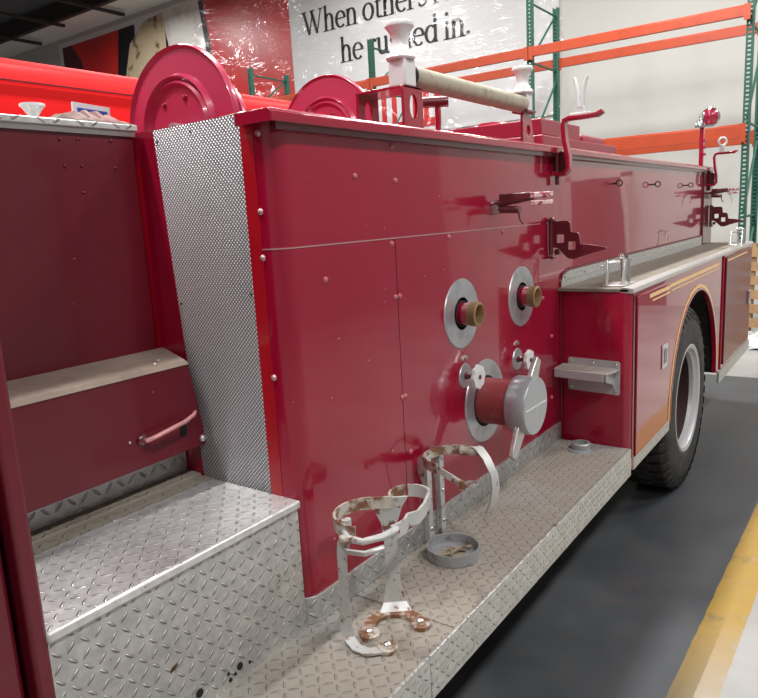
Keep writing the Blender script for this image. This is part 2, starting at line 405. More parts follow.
# clear plastic film hanging in front of the banner
fm = bpy.data.materials.new('clear_wrinkled_film'); fm.use_nodes = True; nt = fm.node_tree
for n_ in list(nt.nodes): nt.nodes.remove(n_)
out = nt.nodes.new('ShaderNodeOutputMaterial'); tr = nt.nodes.new('ShaderNodeBsdfTransparent'); gl = nt.nodes.new('ShaderNodeBsdfGlossy'); ms = nt.nodes.new('ShaderNodeMixShader')
gl.inputs['Roughness'].default_value = .16; gl.inputs['Color'].default_value = (1, 1, 1, 1); tr.inputs[0].default_value = (.97, .97, .97, 1)
tc = nt.nodes.new('ShaderNodeTexCoord'); nz = nt.nodes.new('ShaderNodeTexNoise'); nz.inputs['Scale'].default_value = .9; nz.inputs['Detail'].default_value = 4; nz.inputs['Distortion'].default_value = 1.5
mp = nt.nodes.new('ShaderNodeMapping'); mp.inputs['Scale'].default_value = (1, .5, 1.5); mp.inputs['Rotation'].default_value = (.45, 0, 0)
bp = nt.nodes.new('ShaderNodeBump'); bp.inputs['Strength'].default_value = 1; bp.inputs['Distance'].default_value = .4
nt.links.new(tc.outputs['Object'], mp.inputs[0]); nt.links.new(mp.outputs[0], nz.inputs['Vector']); nt.links.new(nz.outputs['Fac'], bp.inputs['Height']); nt.links.new(bp.outputs[0], gl.inputs['Normal'])
ms.inputs[0].default_value = .055
nt.links.new(tr.outputs[0], ms.inputs[1]); nt.links.new(gl.outputs[0], ms.inputs[2]); nt.links.new(ms.outputs[0], out.inputs[0])
g = G(); ny, nz_ = 46, 24
for j in range(nz_ + 1):
    for i in range(ny + 1):
        y = 4.35 + 8.6 * i / ny; z = 1.0 + 5.9 * j / nz_
        g.v.append(V((11.45 + .09 * math.sin(y * 2.3 + z * 1.1) + .05 * math.sin(y * 5.1 - z * 3.3) + random.uniform(-.012, .012), y, z)))
for j in range(nz_):
    for i in range(ny):
        a = j * (ny + 1) + i; g.f.append([a, a + 1, a + ny + 2, a + ny + 1])
tag(g.build('plastic_film', fm, origin=(11.45, 8.6, 1.0)), 'clear wrinkled plastic film hanging in front of the white slogan banner', 'plastic sheet')

# ------------------------------------------------------------------ pallet rack
rk = thing('pallet_rack', 'tall green pallet rack with orange beams standing before the banner wall', 'rack', (9.6, 6, 0))
RY = (1.37, 4.10, 6.81, 9.53); RX = (9.59, 10.55)
for y in RY:
    top = 4.45 if y > 5 else 4.55
    for x in RX:
        g = G(); t = .003
        # open channel with a row of keyholes: dark slots as real gaps between rungs
        g.box(x, x + .075, y - .04, y - .036, 0, top).box(x, x + .075, y + .036, y + .04, 0, top)
        for s_ in (-1, 1): g.box(x - .002, x, y + s_ * .027 - .010, y + s_ * .027 + .010, 0, top)
        zz = 0
        while zz < top - .05:
            g.box(x - .002, x, y - .020, y + .020, zz, zz + .032); zz += .05
        if x == RX[1]: g.box(x + .07, x + .075, y - .036, y + .036, 0, top)
        g.build('upright_post', GREEN, rk, smooth=False)
    zz = .3; fl = 0
    while zz < top - .5:
        G().tube([(RX[0] + .075, y, zz), (RX[1], y, zz)], .016, 6).build('brace', GREEN, rk)
        G().tube([(RX[0] + .075, y, zz + .05), (RX[1], y, zz + .95 if zz + .95 < top - .1 else top - .12)], .016, 6).build('brace', GREEN, rk)
        zz += 1.12
    G().tube([(RX[0] + .075, y, top - .12), (RX[1], y, top - .12)], .016, 6).build('brace', GREEN, rk)
    for x in RX: G().box(x - .03, x + .11, y - .07, y + .07, 0, .012).build('foot_plate', GREEN, rk)
for a, b in zip(RY[:-1], RY[1:]):
    for x, xx in ((RX[0] - .035, 0), (RX[1] + .075, 1)):
        zt = 3.83
        for z1, hh in ((zt, .115), (2.50, .155)):
            if z1 < 3 and a > 2: z1 = 2.50
            m_ = G(); m_.box(x - .012, x + .038, a + .04, b - .04, z1 - hh, z1).box(x + .01, x + .034, a + .04, b - .04, z1 - .03, z1 + .018)
            bo = m_.build('beam', ORANGE, rk, bevel=.004)
            for yy in (a + .03, b - .03): G().box(x - .016, x, yy - .035, yy + .035, z1 - hh - .04, z1 + .02).build('beam_connector', ORANGE, rk)
# a second run of rack to the left stays hidden behind the trucks

# leaning wooden pallet at far right
wp = thing('wooden_pallet', 'raw wooden pallet standing upright beside the rack at the far right', 'pallet', (9.0, 1.0, 0))
for i in range(3):
    y = .30 + i * .42
    G().add([(8.85, y, 0), (8.95, y, 0), (9.26, y, 1.12), (9.16, y, 1.12), (8.85, y + .045, 0), (8.95, y + .045, 0), (9.26, y + .045, 1.12), (9.16, y + .045, 1.12)],
            [(0, 1, 2, 3), (4, 5, 6, 7), (0, 1, 5, 4), (1, 2, 6, 5), (2, 3, 7, 6), (3, 0, 4, 7)]).build('stringer', WOOD, wp, smooth=False)
for i in range(7):
    z = .02 + i * .158; dx = z / 1.12 * .31
    G().add([(8.825 + dx, .26, z), (8.845 + dx, .26, z), (8.825 + dx, 1.22, z), (8.845 + dx, 1.22, z), (8.852 + dx, .26, z + .1), (8.872 + dx, .26, z + .1), (8.852 + dx, 1.22, z + .1), (8.872 + dx, 1.22, z + .1)],
            [(0, 1, 3, 2), (4, 6, 7, 5), (0, 4, 5, 1), (2, 3, 7, 6), (0, 2, 6, 4), (1, 5, 7, 3)]).build('board', WOOD, wp, smooth=False)
ws = thing('folded_sheeting', 'crumpled piece of white sheeting on the floor by the wooden pallet', 'sheeting', (8.6, 1.1, 0))
g = G(); g.lathe([(.001, .16), (.08, .15), (.13, .09), (.17, .04), (.2, 0)], (8.6, 1.1, 0), (0, 0, 1), 18)
for p in g.v: p.x += random.uniform(-.03, .03); p.y += random.uniform(-.03, .03); p.z = max(0, p.z + random.uniform(-.02, .03))
g.build('heap', WHITEV, ws, smooth=False)

# ------------------------------------------------------------------ bright red vehicle behind
rv = thing('red_vehicle', 'bright red high-sided vehicle parked behind the fire truck', 'vehicle', (1.5, 4.1, 0))
prof = [(3.05, .55), (3.05, 2.10), (3.055, 2.30), (3.075, 2.37), (3.12, 2.41), (3.25, 2.43), (4.95, 2.43), (5.1, 2.37), (5.15, 2.2), (5.15, .55)]
g = G(); xs = (-3.5, 3.9); n_ = len(prof)
g.add([(x, a, b) for x in xs for a, b in prof], [tuple(range(n_)), tuple(range(n_, 2 * n_))] + [(i, (i + 1) % n_, (i + 1) % n_ + n_, i + n_) for i in range(n_)])
g.build('body', CARRED, rv, bevel=.03)
G().box(-3.4, 3.85, 3.044, 3.052, 2.303, 2.309).build('body_seam', DKRED, rv)
for x in (-2.4, 2.9):
    for y in (3.25, 4.95):
        wo = G().lathe([(.20, -.11), (.42, -.13), (.46, -.10), (.46, .10), (.42, .13), (.20, .11)], (x, y, .46), (0, 1, 0), 28, True).build('wheel', BLACK, rv)
        G().lathe([(.2, -.1), (.2, .1), (.05, .08), (.05, -.08)], (x, y, .46), (0, 1, 0), 20, True).build('rim', SILVER, wo)
lb = thing('framed_placard', 'small white-framed blue placard standing before the bright red vehicle', 'placard', (1.27, 1.9, 1.9))
G().box(1.195, 1.315, 1.905, 1.912, 1.93, 2.018).build('frame', WHITEV, lb)
G().box(1.208, 1.302, 1.900, 1.906, 1.945, 2.003).build('blue_face', BLUE, lb)
for o_ in lb.children:
    o_.rotation_euler = (0, math.radians(3), 0)
G().box(1.24, 1.27, 1.913, 1.95, 1.922, 1.94).build('stand', STEEL, lb)

# ------------------------------------------------------------------ fire truck
ft = thing('fire_truck', 'dark red vintage fire pumper with diamond plate steps and pump connections', 'fire truck', (2.5, 1.9, 0))
PY = 1.142
# cab corner at left foreground
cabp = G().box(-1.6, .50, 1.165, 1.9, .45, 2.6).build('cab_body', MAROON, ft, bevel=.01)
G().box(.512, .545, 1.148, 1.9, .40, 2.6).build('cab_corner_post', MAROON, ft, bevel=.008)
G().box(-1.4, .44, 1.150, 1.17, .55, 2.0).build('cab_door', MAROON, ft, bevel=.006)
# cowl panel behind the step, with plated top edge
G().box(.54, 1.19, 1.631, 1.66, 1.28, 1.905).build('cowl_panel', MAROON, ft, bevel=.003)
G().box(.54, 1.195, 1.612, 2.3, 1.905, 1.922).build('cowl_top', tread('diamond_plate_top', 'XZ', .05, base=(.62, .62, .6)), ft, bevel=.003)
G().box(.54, 1.193, 1.624, 1.66, 1.893, 1.905).build('cowl_top_rail', STEEL, ft)
rivets([(.982, 1.631, 1.877), (1.03, 1.631, 1.879), (1.122, 1.631, 1.88), (.986, 1.631, 1.813), (1.031, 1.631, 1.814), (1.125, 1.631, 1.812), (1.027, 1.631, 1.749)], (0, -1, 0), MAROON, ft, .005)
# seat riser box with handle
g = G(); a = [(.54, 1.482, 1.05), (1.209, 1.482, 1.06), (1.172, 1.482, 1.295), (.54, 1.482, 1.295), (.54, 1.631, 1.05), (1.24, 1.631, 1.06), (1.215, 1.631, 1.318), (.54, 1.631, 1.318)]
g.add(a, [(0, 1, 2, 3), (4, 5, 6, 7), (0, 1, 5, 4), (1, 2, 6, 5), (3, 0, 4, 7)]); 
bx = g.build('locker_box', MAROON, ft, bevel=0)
g = G(); t_ = .006
g.add([(.54, 1.478, 1.292), (1.173, 1.478, 1.292), (.54, 1.489, 1.303), (1.17, 1.489, 1.303), (.54, 1.633, 1.321), (1.212, 1.633, 1.321), (.54, 1.633, 1.31), (1.212, 1.633, 1.31)], [(0, 1, 3, 2), (2, 3, 5, 4), (0, 1, 7, 6), (0, 2, 4, 6), (1, 3, 5, 7), (4, 5, 7, 6)])
g.build('locker_lid', TAN, ft)
G().tube([(1.006, 1.482, 1.129), (1.006, 1.462, 1.130), (1.03, 1.452, 1.136), (1.12, 1.45, 1.150), (1.15, 1.452, 1.160), (1.165, 1.462, 1.165)], [.006, .006, .0065, .006, .0055, .004], 8).build('latch_handle', mat('scuffed_pink_metal', (.50, .22, .22), .35, .4), bx)
G().lathe([(.018, 0), (.016, .006), (.008, .012), (.001, .013)], (1.006, 1.482, 1.129), (0, -1, 0), 12).build('latch_boss', DKRED, bx)
g = G(); g.plate([[(a_ * .009 + 1.134, b_) for a_, b_ in [(math.cos(t / 12 * PI), 1.140 + .009 * math.sin(t / 12 * PI)) for t in range(13)] + [(-math.cos(t / 12 * PI), 1.108 - .009 * math.sin(t / 12 * PI)) for t in range(13)]]], (0, 1.481, 0), (1, 0, 0), (0, 0, 1), .002)
g.build('slot', DARK, bx, smooth=False)
rivets([(1.196, 1.482, 1.078)], (0, -1, 0), STEEL, bx, .011, 'bolt'); rivets([(.971, 1.482, 1.132)], (0, -1, 0), STEEL, bx, .004)
rivets([(1.09, 1.51, 1.306), (1.115, 1.53, 1.309)], (0, 0, 1), STEEL, bx, .005)
# plate riser under the locker, and the dark space behind
G().box(.54, 1.203, 1.572, 1.60, .955, 1.05).build('riser_plate', TR_KICK, ft)
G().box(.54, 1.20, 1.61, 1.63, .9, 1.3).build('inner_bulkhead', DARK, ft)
# step box
G().box(.54, 1.200, 1.150, 1.60, .60, .938).build('step_face', TR_XZ, ft)
so = G().box(.54, 1.206, 1.142, 1.47, .938, .961).build('step_tread', TR_XY, ft, bevel=.006)
G().box(.54, 1.204, 1.47, 1.512, .938, .962).build('step_back_strip', TR_DUST_SHADE, ft, bevel=.001)
G().box(.54, 1.204, 1.512, 1.60, .938, .970).build('step_back_strip', TR_DUST_SHADE, ft, bevel=.004)
for p, rr in (((.846, 1.149, .645), .010), ((.965, 1.149, .639), .009), ((.934, 1.149, .622), .005), ((.996, 1.149, .631), .004), ((.95, 1.149, .628), .004), ((.93, 1.149, .64), .004)):
    G().lathe([(rr, 0), (rr, .0015)], p, (0, -1, 0), 14).build('drain_hole', DARK, ft, smooth=False)
# slanted front strip of the pump house: red margin, embossed sheet, corner strip
xf = 1.203
def quadplate(pts, x, t): # pts in (y,z)
    return G().plate([pts], (x, 0, 0), (0, 1, 0), (0, 0, 1), t)
quadplate([(1.235, .60), (1.70, .60), (1.70, 1.905), (1.235, 1.905)], xf + .004, .03).build('pump_house_front', RED, ft)
quadplate([(1.213, .955), (1.500, .955), (1.562, 1.902), (1.240, 1.906)], xf + .003, -.003).build('embossed_sheet', EMB, ft)
rivets([(xf - .001, 1.548, 1.872), (xf - .001, 1.415, 1.885), (xf - .001, 1.25, 1.48), (xf - .001, 1.52, 1.45), (xf - .001, 1.23, 1.1)], (-1, 0, 0), mat('dark_rivet', (.05, .05, .05), .5), ft, .004)
# side panel with rounded front corner
def corner_panel(z0, z1, x_end, name, m, r=.055, off=0):
    pts = [(xf - off, 1.238)] + [(xf - off + (r + off) - (r + off) * math.cos(math.radians(t)), PY + r - (r + off) * math.sin(math.radians(t))) for t in range(0, 91, 10)] + [(x_end, PY - off)]
    inn = [(x_end, PY + .02), (xf + r, PY + .02), (xf + .02, PY + r), (xf + .02, 1.238)]
    return G().plate([pts + inn], (0, 0, z0), (1, 0, 0), (0, 1, 0), z1 - z0), pts
g, _ = corner_panel(.605, 1.587, 2.985, 'a', RED); lower = g.build('pump_side_panel', REDW, ft)
g, _ = corner_panel(1.589, 1.875, 2.985, 'a', RED); upper = g.build('upper_side_panel', REDW, ft)
G().box(2.987, 6.33, PY, PY + .03, 1.25, 1.875).build('rear_side_panel', REDW, ft)
# bright painted strip on the front corner
quadplate([(1.199, .96), (1.239, .96), (1.240, 1.875), (1.199, 1.875)], xf + .001, -.003).build('corner_strip', BRIGHTRED, ft)
g, p_ = corner_panel(1.5865, 1.5895, 2.76, 's', RED, off=.0015); g.build('panel_seam', mat('bare_seam_edge', (.5, .3, .3), .4, .5), ft)
G().box(1.685, 1.6865, PY - .0012, PY + .004, .69, 1.587).build('panel_seam', DKRED, ft)
rivets([(1.666, PY, 1.572), (1.997, PY, 1.574), (2.401, PY, 1.571), (1.672, PY, 1.417), (1.695, PY, 1.417), (1.682, PY, 1.111), (1.698, PY, 1.111), (2.777, PY, 1.277), (2.875, PY, 1.097), (2.869, PY, .821), (1.69, PY, 1.845), (1.509, PY, 1.76), (1.70, PY, 1.75), (1.36, PY, 1.50), (1.714, PY, .928)], (0, -1, 0), mat('scuffed_red_rivet', (.42, .10, .12), .35), ft, .009)
rivets([(xf, 1.182, 1.855), (xf, 1.195, 1.677), (xf, 1.200, 1.568), (xf, 1.196, 1.273)], (-1, 0, 0), mat('worn_pink_rivet', (.5, .3, .3), .3, .5), ft, .0085)
# top rail lip
pr = [(1.107, 1.872), (1.107, 1.894), (1.116, 1.902), (1.225, 1.902), (1.225, 1.872)]
G().plate([[(a_, b_) for a_, b_ in pr]], (1.172, 0, 0), (0, 1, 0), (0, 0, 1), 5.158).build('top_rail', RED, ft, bevel=.003)
G().box(1.23, 1.26, 1.245, 1.63, 1.880, 1.906).build('front_top_edge', PINKRED, ft, bevel=.003)
G().box(1.26, 6.30, 1.25, 2.55, 1.60, 1.80).build('top_deck', RED, ft)
G().box(1.26, 6.30, 2.55, 2.58, .6, 1.85).build('far_side_panel', RED, ft)
G().box(-1.6, 6.30, 1.60, 2.55, .50, .60).build('chassis_frame', DARK, ft)
# rear corner post
g = G().box(6.0, 6.34, PY - .012, PY + .05, 1.30, 1.872)
g.box(6.34, 6.36, PY, 2.55, .5, 1.875); g.build('rear_corner_post', DKRED, ft, bevel=.004)
G().box(1.20, 6.0, 1.122, PY, 1.858, 1.873).build('rail_shade_strip', DKRED, ft)  # dark strip added to stand for the shadow line under the lip
# running board
G().box(-.4, 1.395, .815, 1.16, .590, .605).build('running_board_deck', TR_DECK, ft)
G().box(1.398, 2.945, .815, 1.14, .590, .605).build('running_board_deck', TR_DECK, ft)
G().box(-.4, 1.262, .812, .822, .485, .606).build('running_board_skirt', TR_EDGE, ft, bevel=.003)
G().box(1.265, 2.945, .812, .822, .485, .606).build('running_board_skirt', TR_EDGE, ft, bevel=.003)
G().box(2.935, 2.946, .815, 1.14, .49, .604).build('running_board_skirt', TR_EDGE, ft)
# kick plate at the foot of the panel
g, _ = corner_panel(.606, .682, 2.97, 'k', TR_KICK, off=.006); g.build('kick_plate', TR_KICK, ft, bevel=.001)
# ---- pump connections
def discharge(x, z):
    o = G().lathe([(.056, .0), (.056, .004), (.118, .004), (.120, .0)], (x, PY, z), (0, -1, 0), 48).build('outlet_escutcheon', PLATEM, ft)
    G().lathe([(.046, -.02), (.046, .0046)], (x, PY, z), (0, -1, 0), 30).build('dark_opening', DARK, o)
    G().lathe([(.038, .0), (.040, .005), (.040, .038), (.036, .040)], (x, PY, z), (0, -1, 0), 30).build('red_collar', RED, o)
    g = G(); pf = [(.030, .038), (.040, .038)]
    for i in range(5): pf += [(.042, .040 + i * .006), (.042, .043 + i * .006), (.038, .0445 + i * .006), (.038, .046 + i * .006)]
    pf += [(.039, .069), (.037, .070), (.033, .070), (.031, .060), (.029, .02)]
    g.lathe(pf, (x, PY, z), (0, -1, 0), 32, True).build('threaded_outlet', BRASS, o)
    G().lathe([(.030, .03), (.001, .031)], (x, PY, z), (0, -1, 0), 24).build('outlet_bore', worn('rust_inside', (.25, .13, .07), (.35, .22, .13), 20, .4, .6, 0, .9), o)
discharge(2.068, 1.312); discharge(2.562, 1.311)
big = G().lathe([(.092, 0), (.092, .004), (.152, .004), (.154, 0)], (2.226, PY, .966), (0, -1, 0), 56).build('intake_escutcheon', PLATEM, ft)
G().lathe([(.095, -.02), (.095, .0045)], (2.226, PY, .966), (0, -1, 0), 40).build('dark_opening', DARK, big)
IZ = .969
G().lathe([(.084, -.01), (.084, .135), (.001, .136)], (2.222, PY, IZ), (0, -1, 0), 48).build('intake_pipe', worn('dusty_red_pipe', (.24, .03, .035), (.30, .10, .085), 14, .5, .68, 0, .5), big)
capo = G().lathe([(.086, .122), (.100, .123), (.103, .129), (.103, .198), (.101, .201), (.001, .2012)], (2.222, PY, IZ), (0, -1, 0), 56).build('intake_cap', mat('polished_cap', (.42, .44, .46), .33, .6), big, bevel=.002)
g = G().box(2.135, 2.31, PY - .203, PY - .2005, IZ - .002, IZ + .002); g.box(2.2205, 2.2235, PY - .203, PY - .2005, IZ - .05, IZ); g.build('cast_mark', WHITEM, capo)
for s_, ang, ln in ((1, 56, .18), (-1, 52, .205)):
    a_ = math.radians(ang); dx, dz = math.cos(a_) * s_ , math.sin(a_) * s_
    c0 = V((2.222, PY - .164, IZ)); d = V((dx, 0, dz)); 
    pth = [c0 + d * .085, c0 + d * .11, c0 + d * (ln - .03), c0 + d * ln]
    g = G(); wv = V((dz, 0, -dx))
    g.band(pth, [wv * .068, wv * .060, wv * .046, wv * .038], .020); g.build('cap_lug', STEEL, capo, bevel=.004)
def valve(x, z, r):
    o = G().lathe([(.012, 0), (.012, .003), (.042, .004), (.044, 0)], (x, PY, z), (0, -1, 0), 36).build('valve_escutcheon', PLATEM, ft)
    G().lathe([(.015, 0), (.013, .012), (.009, .016), (.009, .046)], (x, PY, z), (0, -1, 0), 16).build('valve_stem', DKRED, o)
    n_ = 64; out_ = [((r + .0024 * math.cos(8 * 2 * PI * i / n_)) * math.cos(2 * PI * i / n_), (r + .0024 * math.cos(8 * 2 * PI * i / n_)) * math.sin(2 * PI * i / n_)) for i in range(n_)]
    g = G().plate([out_], (x, PY - .044, z), (1, 0, 0), (0, 0, 1), .013)
    h = g.build('hand_wheel', WHITEM, o, bevel=.004)
    G().lathe([(.008, .056), (.008, .060), (.004, .062)], (x, PY, z), (0, -1, 0), 12).build('wheel_nut', DKRED, h)
    ol = arc(0, .0, .020, .020, 10, 170, 12) + arc(0, .0, .010, .010, 170, 10, 12)
    G().plate([ol], (x - .005, PY, z + .055), (1, 0, 0), (0, 0, 1), .004).build('drain_tab', STEEL, o)
valve(2.080, 1.092, .041); valve(2.512, 1.066, .039)
# ---- fold-out stepped bracket arms (hose shelf brackets)
def step_arm(x, yb, zc, s=1.0, name='stepped_bracket'):
    # outline in (outward, up)
    L0 = [(0, .075), (.075, .075), (.085, .066), (.088, .028), (.118, .024), (.124, .014), (.130, -.022), (.18, -.028), (.235, -.038), (.236, -.046), (.20, -.055), (.15, -.068), (.10, -.085), (.075, -.082), (.055, -.062), (.03, -.038), (0, -.034)]
    h1 = [(.028, .018), (.058, .018), (.058, -.016), (.028, -.016)]; h2 = [(.078, -.012), (.108, -.012), (.108, -.045), (.078, -.045)]
    sc = lambda l: [(a * s, b * s) for a, b in l]
    o = G().plate([sc(L0), sc(h1), sc(h2)], (x - .005, yb, zc), (0, -1, 0), (0, 0, 1), -.011).build(name, DKRED, ft, bevel=.002)
    g = G().tube([(x, yb + .0, zc + .082 * s), (x, yb, zc - .075 * s)], .010, 12)
    g.lathe([(.001, 0), (.014, .004), (.016, .012), (.010, .02), (.001, .022)], (x, yb - .004, zc + .07 * s), (0, 0, 1), 14)
    g.lathe([(.001, 0), (.014, .004), (.016, .012), (.010, .02), (.001, .022)], (x, yb - .004, zc - .085 * s), (0, 0, 1), 14)
    g.build('hinge_barrel', DKRED, o)
    for zz in (.045, -.055):
        G().lathe([(.001, -.003), (.013, .002), (.013, .014), (.001, .02)], (x + .004, yb - .024, zc + zz * s), (1, 0, 0), 12).build('hinge_lobe', DKRED, o)
    return o
step_arm(2.845, PY - .012, 1.520, 1.0); step_arm(6.22, PY - .026, 1.515, 1.0)
# ---- latch arms with spring handle
PLUM = mat('dark_plum_enamel', (.10, .015, .022), .35, coat=.3); CHIPW = worn('chipped_white_pink', (.62, .45, .46), (.30, .03, .05), 60, .5, .56, 0, .5)
def latch_arm(x, yb, z, white=True, s=1.0):
    o = G().tube([(x, yb + .012, z), (x, yb - .03, z + .004), (x, yb - .10, z + .012), (x, yb - .16, z + .018)], [.010, .013, .012, .009], 10).build('latch_arm', PLUM, ft)
    g = G().box(x - .012, x + .012, yb - .15, yb - .03, z + .010, z + .036); g.build('latch_body', PLUM, o, bevel=.004)
    g = G().box(x - .010, x + .010, yb - .225, yb - .12, z + .014, z + .034)
    g.build('latch_tongue', CHIPW if white else PLUM, o, bevel=.004)
    G().box(x - .010, x + .010, yb - .225, yb - .15, z - .010, z + .006).build('latch_tongue', CHIPW if white else PLUM, o, bevel=.003)
    G().tube([(x, yb - .02, z - .018), (x, yb - .105, z - .022)], .013, 12).build('spring_barrel', PLUM, o)
    G().lathe([(.001, -.014), (.018, -.012), (.020, 0), (.018, .012), (.001, .014)], (x, yb - .012, z - .018), (1, 0, 0), 14).build('pivot', STEEL, o)
    G().tube([(x, yb - .085, z - .02), (x, yb - .100, z - .03), (x, yb - .104, z - .055), (x, yb - .116, z - .072)], .0035, 6).build('release_lever', PLUM, o)
latch_arm(2.32, PY - .002, 1.672); latch_arm(6.15, PY - .010, 1.695, True)
G().tube([(6.16, PY - .15, 1.70), (6.16, PY - .17, 1.685), (6.16, PY - .185, 1.65), (6.16, PY - .188, 1.605)], .006, 8).build('curved_release_lever', WHITEM, ft)
# ---- hook arms above the rail
def hook_arm(x, yb, zt, zb, fork=True):
    pth = [(x, yb, zb + .010), (x, yb - .03, zb), (x, yb - .055, zb + .002), (x, yb - .072, zb + .02), (x, yb - .070, zb + .07), (x, yb - .056, zt - .09), (x, yb - .050, zt - .03), (x, yb - .055, zt - .006), (x, yb - .075, zt), (x, yb - .15, zt), (x, yb - .19, zt + .001), (x, yb - .213, zt + .014)]
    o = G().band(pth, (.040, 0, 0), .018).build('hook_arm', RED, ft, bevel=.004)
    pad = [(0, 0), (.0, .10), (-.045, .10), (-.055, .085), (-.055, .015), (-.045, 0)]
    G().plate([pad], (x + .01, yb, zb - .002), (0, 1, 0), (0, 0, 1), .012).build('hook_base', DKRED, o, bevel=.003)
    G().tube([(x, yb - .02, zb + .11), (x, yb - .02, zb - .04)], .009, 10).build('hook_pivot', DKRED, o)
    return o
ho = hook_arm(2.9, PY - .0, 2.008, 1.785)
ho2 = hook_arm(6.15, PY - .0, 2.000, 1.76)
fy = PY - .120
b_ = G().box(2.885, 2.915, fy - .040, fy + .042, 2.014, 2.026).box(2.89, 2.91, fy - .018, fy + .018, 2.026, 2.050); b_.build('fork_foot', WHITEM, ho, bevel=.003)
for s_ in (-1, 1):
    G().tube([(2.9, fy + s_ * .005, 2.045), (2.9, fy + s_ * .009, 2.075), (2.9, fy + s_ * .013, 2.11), (2.9, fy + s_ * .022, 2.15), (2.9, fy + s_ * .028, 2.162)], [.013, .011, .009, .008, .007], 8).build('fork_prong', WHITEM, ho)
g = G(); g.lathe([(.030 + .009 * math.cos(t), .009 * math.sin(t)) for t in [2 * PI * i / 10 for i in range(10)]], (6.15, PY - .105, 2.088), (.75, .55, 0), 28, True)
g.build('white_ring', WHITEM, ho2); G().box(6.13, 6.17, PY - .125, PY - .085, 2.006, 2.050).build('ring_foot', WHITEM, ho2, bevel=.004)
# ---- warning beacon on post
o = G().box(5.87, 5.90, PY - .02, PY + .01, 1.90, 2.195).build('beacon_post', RED, ft, bevel=.003)
for zz in (1.98, 2.03, 2.08): G().box(5.86, 5.905, PY - .034, PY - .02, zz, zz + .018).build('post_clip', PINKRED, o)
h = G().box(5.85, 5.97, PY - .10, PY + .04, 2.185, 2.200).lathe([(.030, 0), (.028, .03), (.016, .05), (.02, .09)], (5.90, PY + .02, 2.20), (.3, -.2, 1), 16)
h.build('beacon_bracket', CHROME, o)
G().lathe([(.001, -.07), (.030, -.064), (.052, -.045), (.066, -.02), (.068, .0), (.066, .02), (.052, .045), (.030, .064), (.001, .07)], (5.98, PY - .045, 2.265), (0, 0, 1), 24).build('beacon_lens', REDGLASS, o)
G().lathe([(.070, -.008), (.074, 0), (.070, .008), (.062, 0)], (5.97, PY - .04, 2.262), (.6, -.2, .1), 24, True).build('beacon_bezel', CHROME, o)
# ---- ladder roller brackets on the rail
def bollard(x, y, z0, s, name='bollard'):
    pf = [(.046, 0), (.050, .006), (.046, .016), (.033, .030), (.027, .052), (.028, .066), (.034, .084), (.043, .098), (.049, .104), (.050, .112), (.046, .120), (.001, .124)]
    return G().lathe([(a * s, b * s) for a, b in pf], (x, y, z0), (0, 0, 1), 32)
o = G()
ring = [(1.885, 1.903), (1.985, 1.903), (1.992, 1.91), (1.992, 2.038), (1.985, 2.045), (1.885, 2.045), (1.878, 2.038), (1.878, 1.91)]
ov = arc(1.935, 1.985, .022, .036, 0, 345, 23)
o.plate([ring, ov], (0, 1.215, 0), (1, 0, 0), (0, 0, 1), -.010)
o.box(1.878, 1.992, 1.215, 1.40, 2.037, 2.045); o.box(1.878, 1.992, 1.215, 1.40, 1.903, 1.911)
rk_ = o.build('roller_bracket', RED, ft, bevel=.002)
G().plate([ring, ov], (0, 1.39, 0), (1, 0, 0), (0, 0, 1), -.008).build('bracket_back_plate', RED, rk_)
G().box(1.888, 1.952, 1.212, 1.275, 2.045, 2.125).build('roller_post', WHITEM, rk_, bevel=.004)
bollard(1.918, 1.245, 2.124, .93).build('bollard', WHITEM, rk_)
G().tube([(1.960, 1.245, 2.083), (2.80, 1.235, 2.075)], .034, 20).build('roller_tube', TUBE, rk_)
G().tube([(1.950, 1.245, 2.083), (1.966, 1.245, 2.083)], .035, 20).build('tube_collar', DARK, rk_)
pl = [(2.79, 1.903), (2.90, 1.903), (2.90, 1.95), (2.875, 2.03), (2.86, 2.045), (2.80, 2.045), (2.79, 2.03)]
o2 = G().plate([pl, circ(2.845, 1.975, .021, 18)], (0, 1.225, 0), (1, 0, 0), (0, 0, 1), -.012).build('roller_bracket', RED, ft, bevel=.002)
G().box(2.78, 2.87, 1.20, 1.27, 2.042, 2.052).build('bracket_cap', DKRED, o2, bevel=.003)
G().box(2.795, 2.845, 1.205, 1.265, 2.05, 2.120).build('roller_post', WHITEM, o2, bevel=.003)
bollard(2.815, 1.235, 2.118, .88).build('bollard', WHITEM, o2)
o = G().tube([(2.57, 1.5, 1.80), (2.57, 1.5, 2.085)], .012, 10).build('valve_rod', RED, ft)
G().tube([(2.53, 1.56, 2.10), (2.59, 1.46, 2.098)], .022, 12).build('rod_cross_head', DKRED, o)
# ---- boxes on top
bxa = G().box(3.53, 4.107, 1.45, 2.35, 2.025, 2.108).build('top_locker', PINKRED, ft, bevel=.006)
G().box(3.48, 4.70, 1.42, 2.35, 1.80, 2.02).build('locker_base', PINKRED, ft, bevel=.006)
G().box(4.2, 4.62, 1.47, 2.2, 2.02, 2.07).build('rear_locker_lid', PINKRED, ft, bevel=.015)
G().lathe([(.12, 0), (.12, .02), (.10, .035), (.001, .045)], (3.8, 1.85, 2.108), (0, 0, 1), 28).build('filler_cap', RED, bxa)
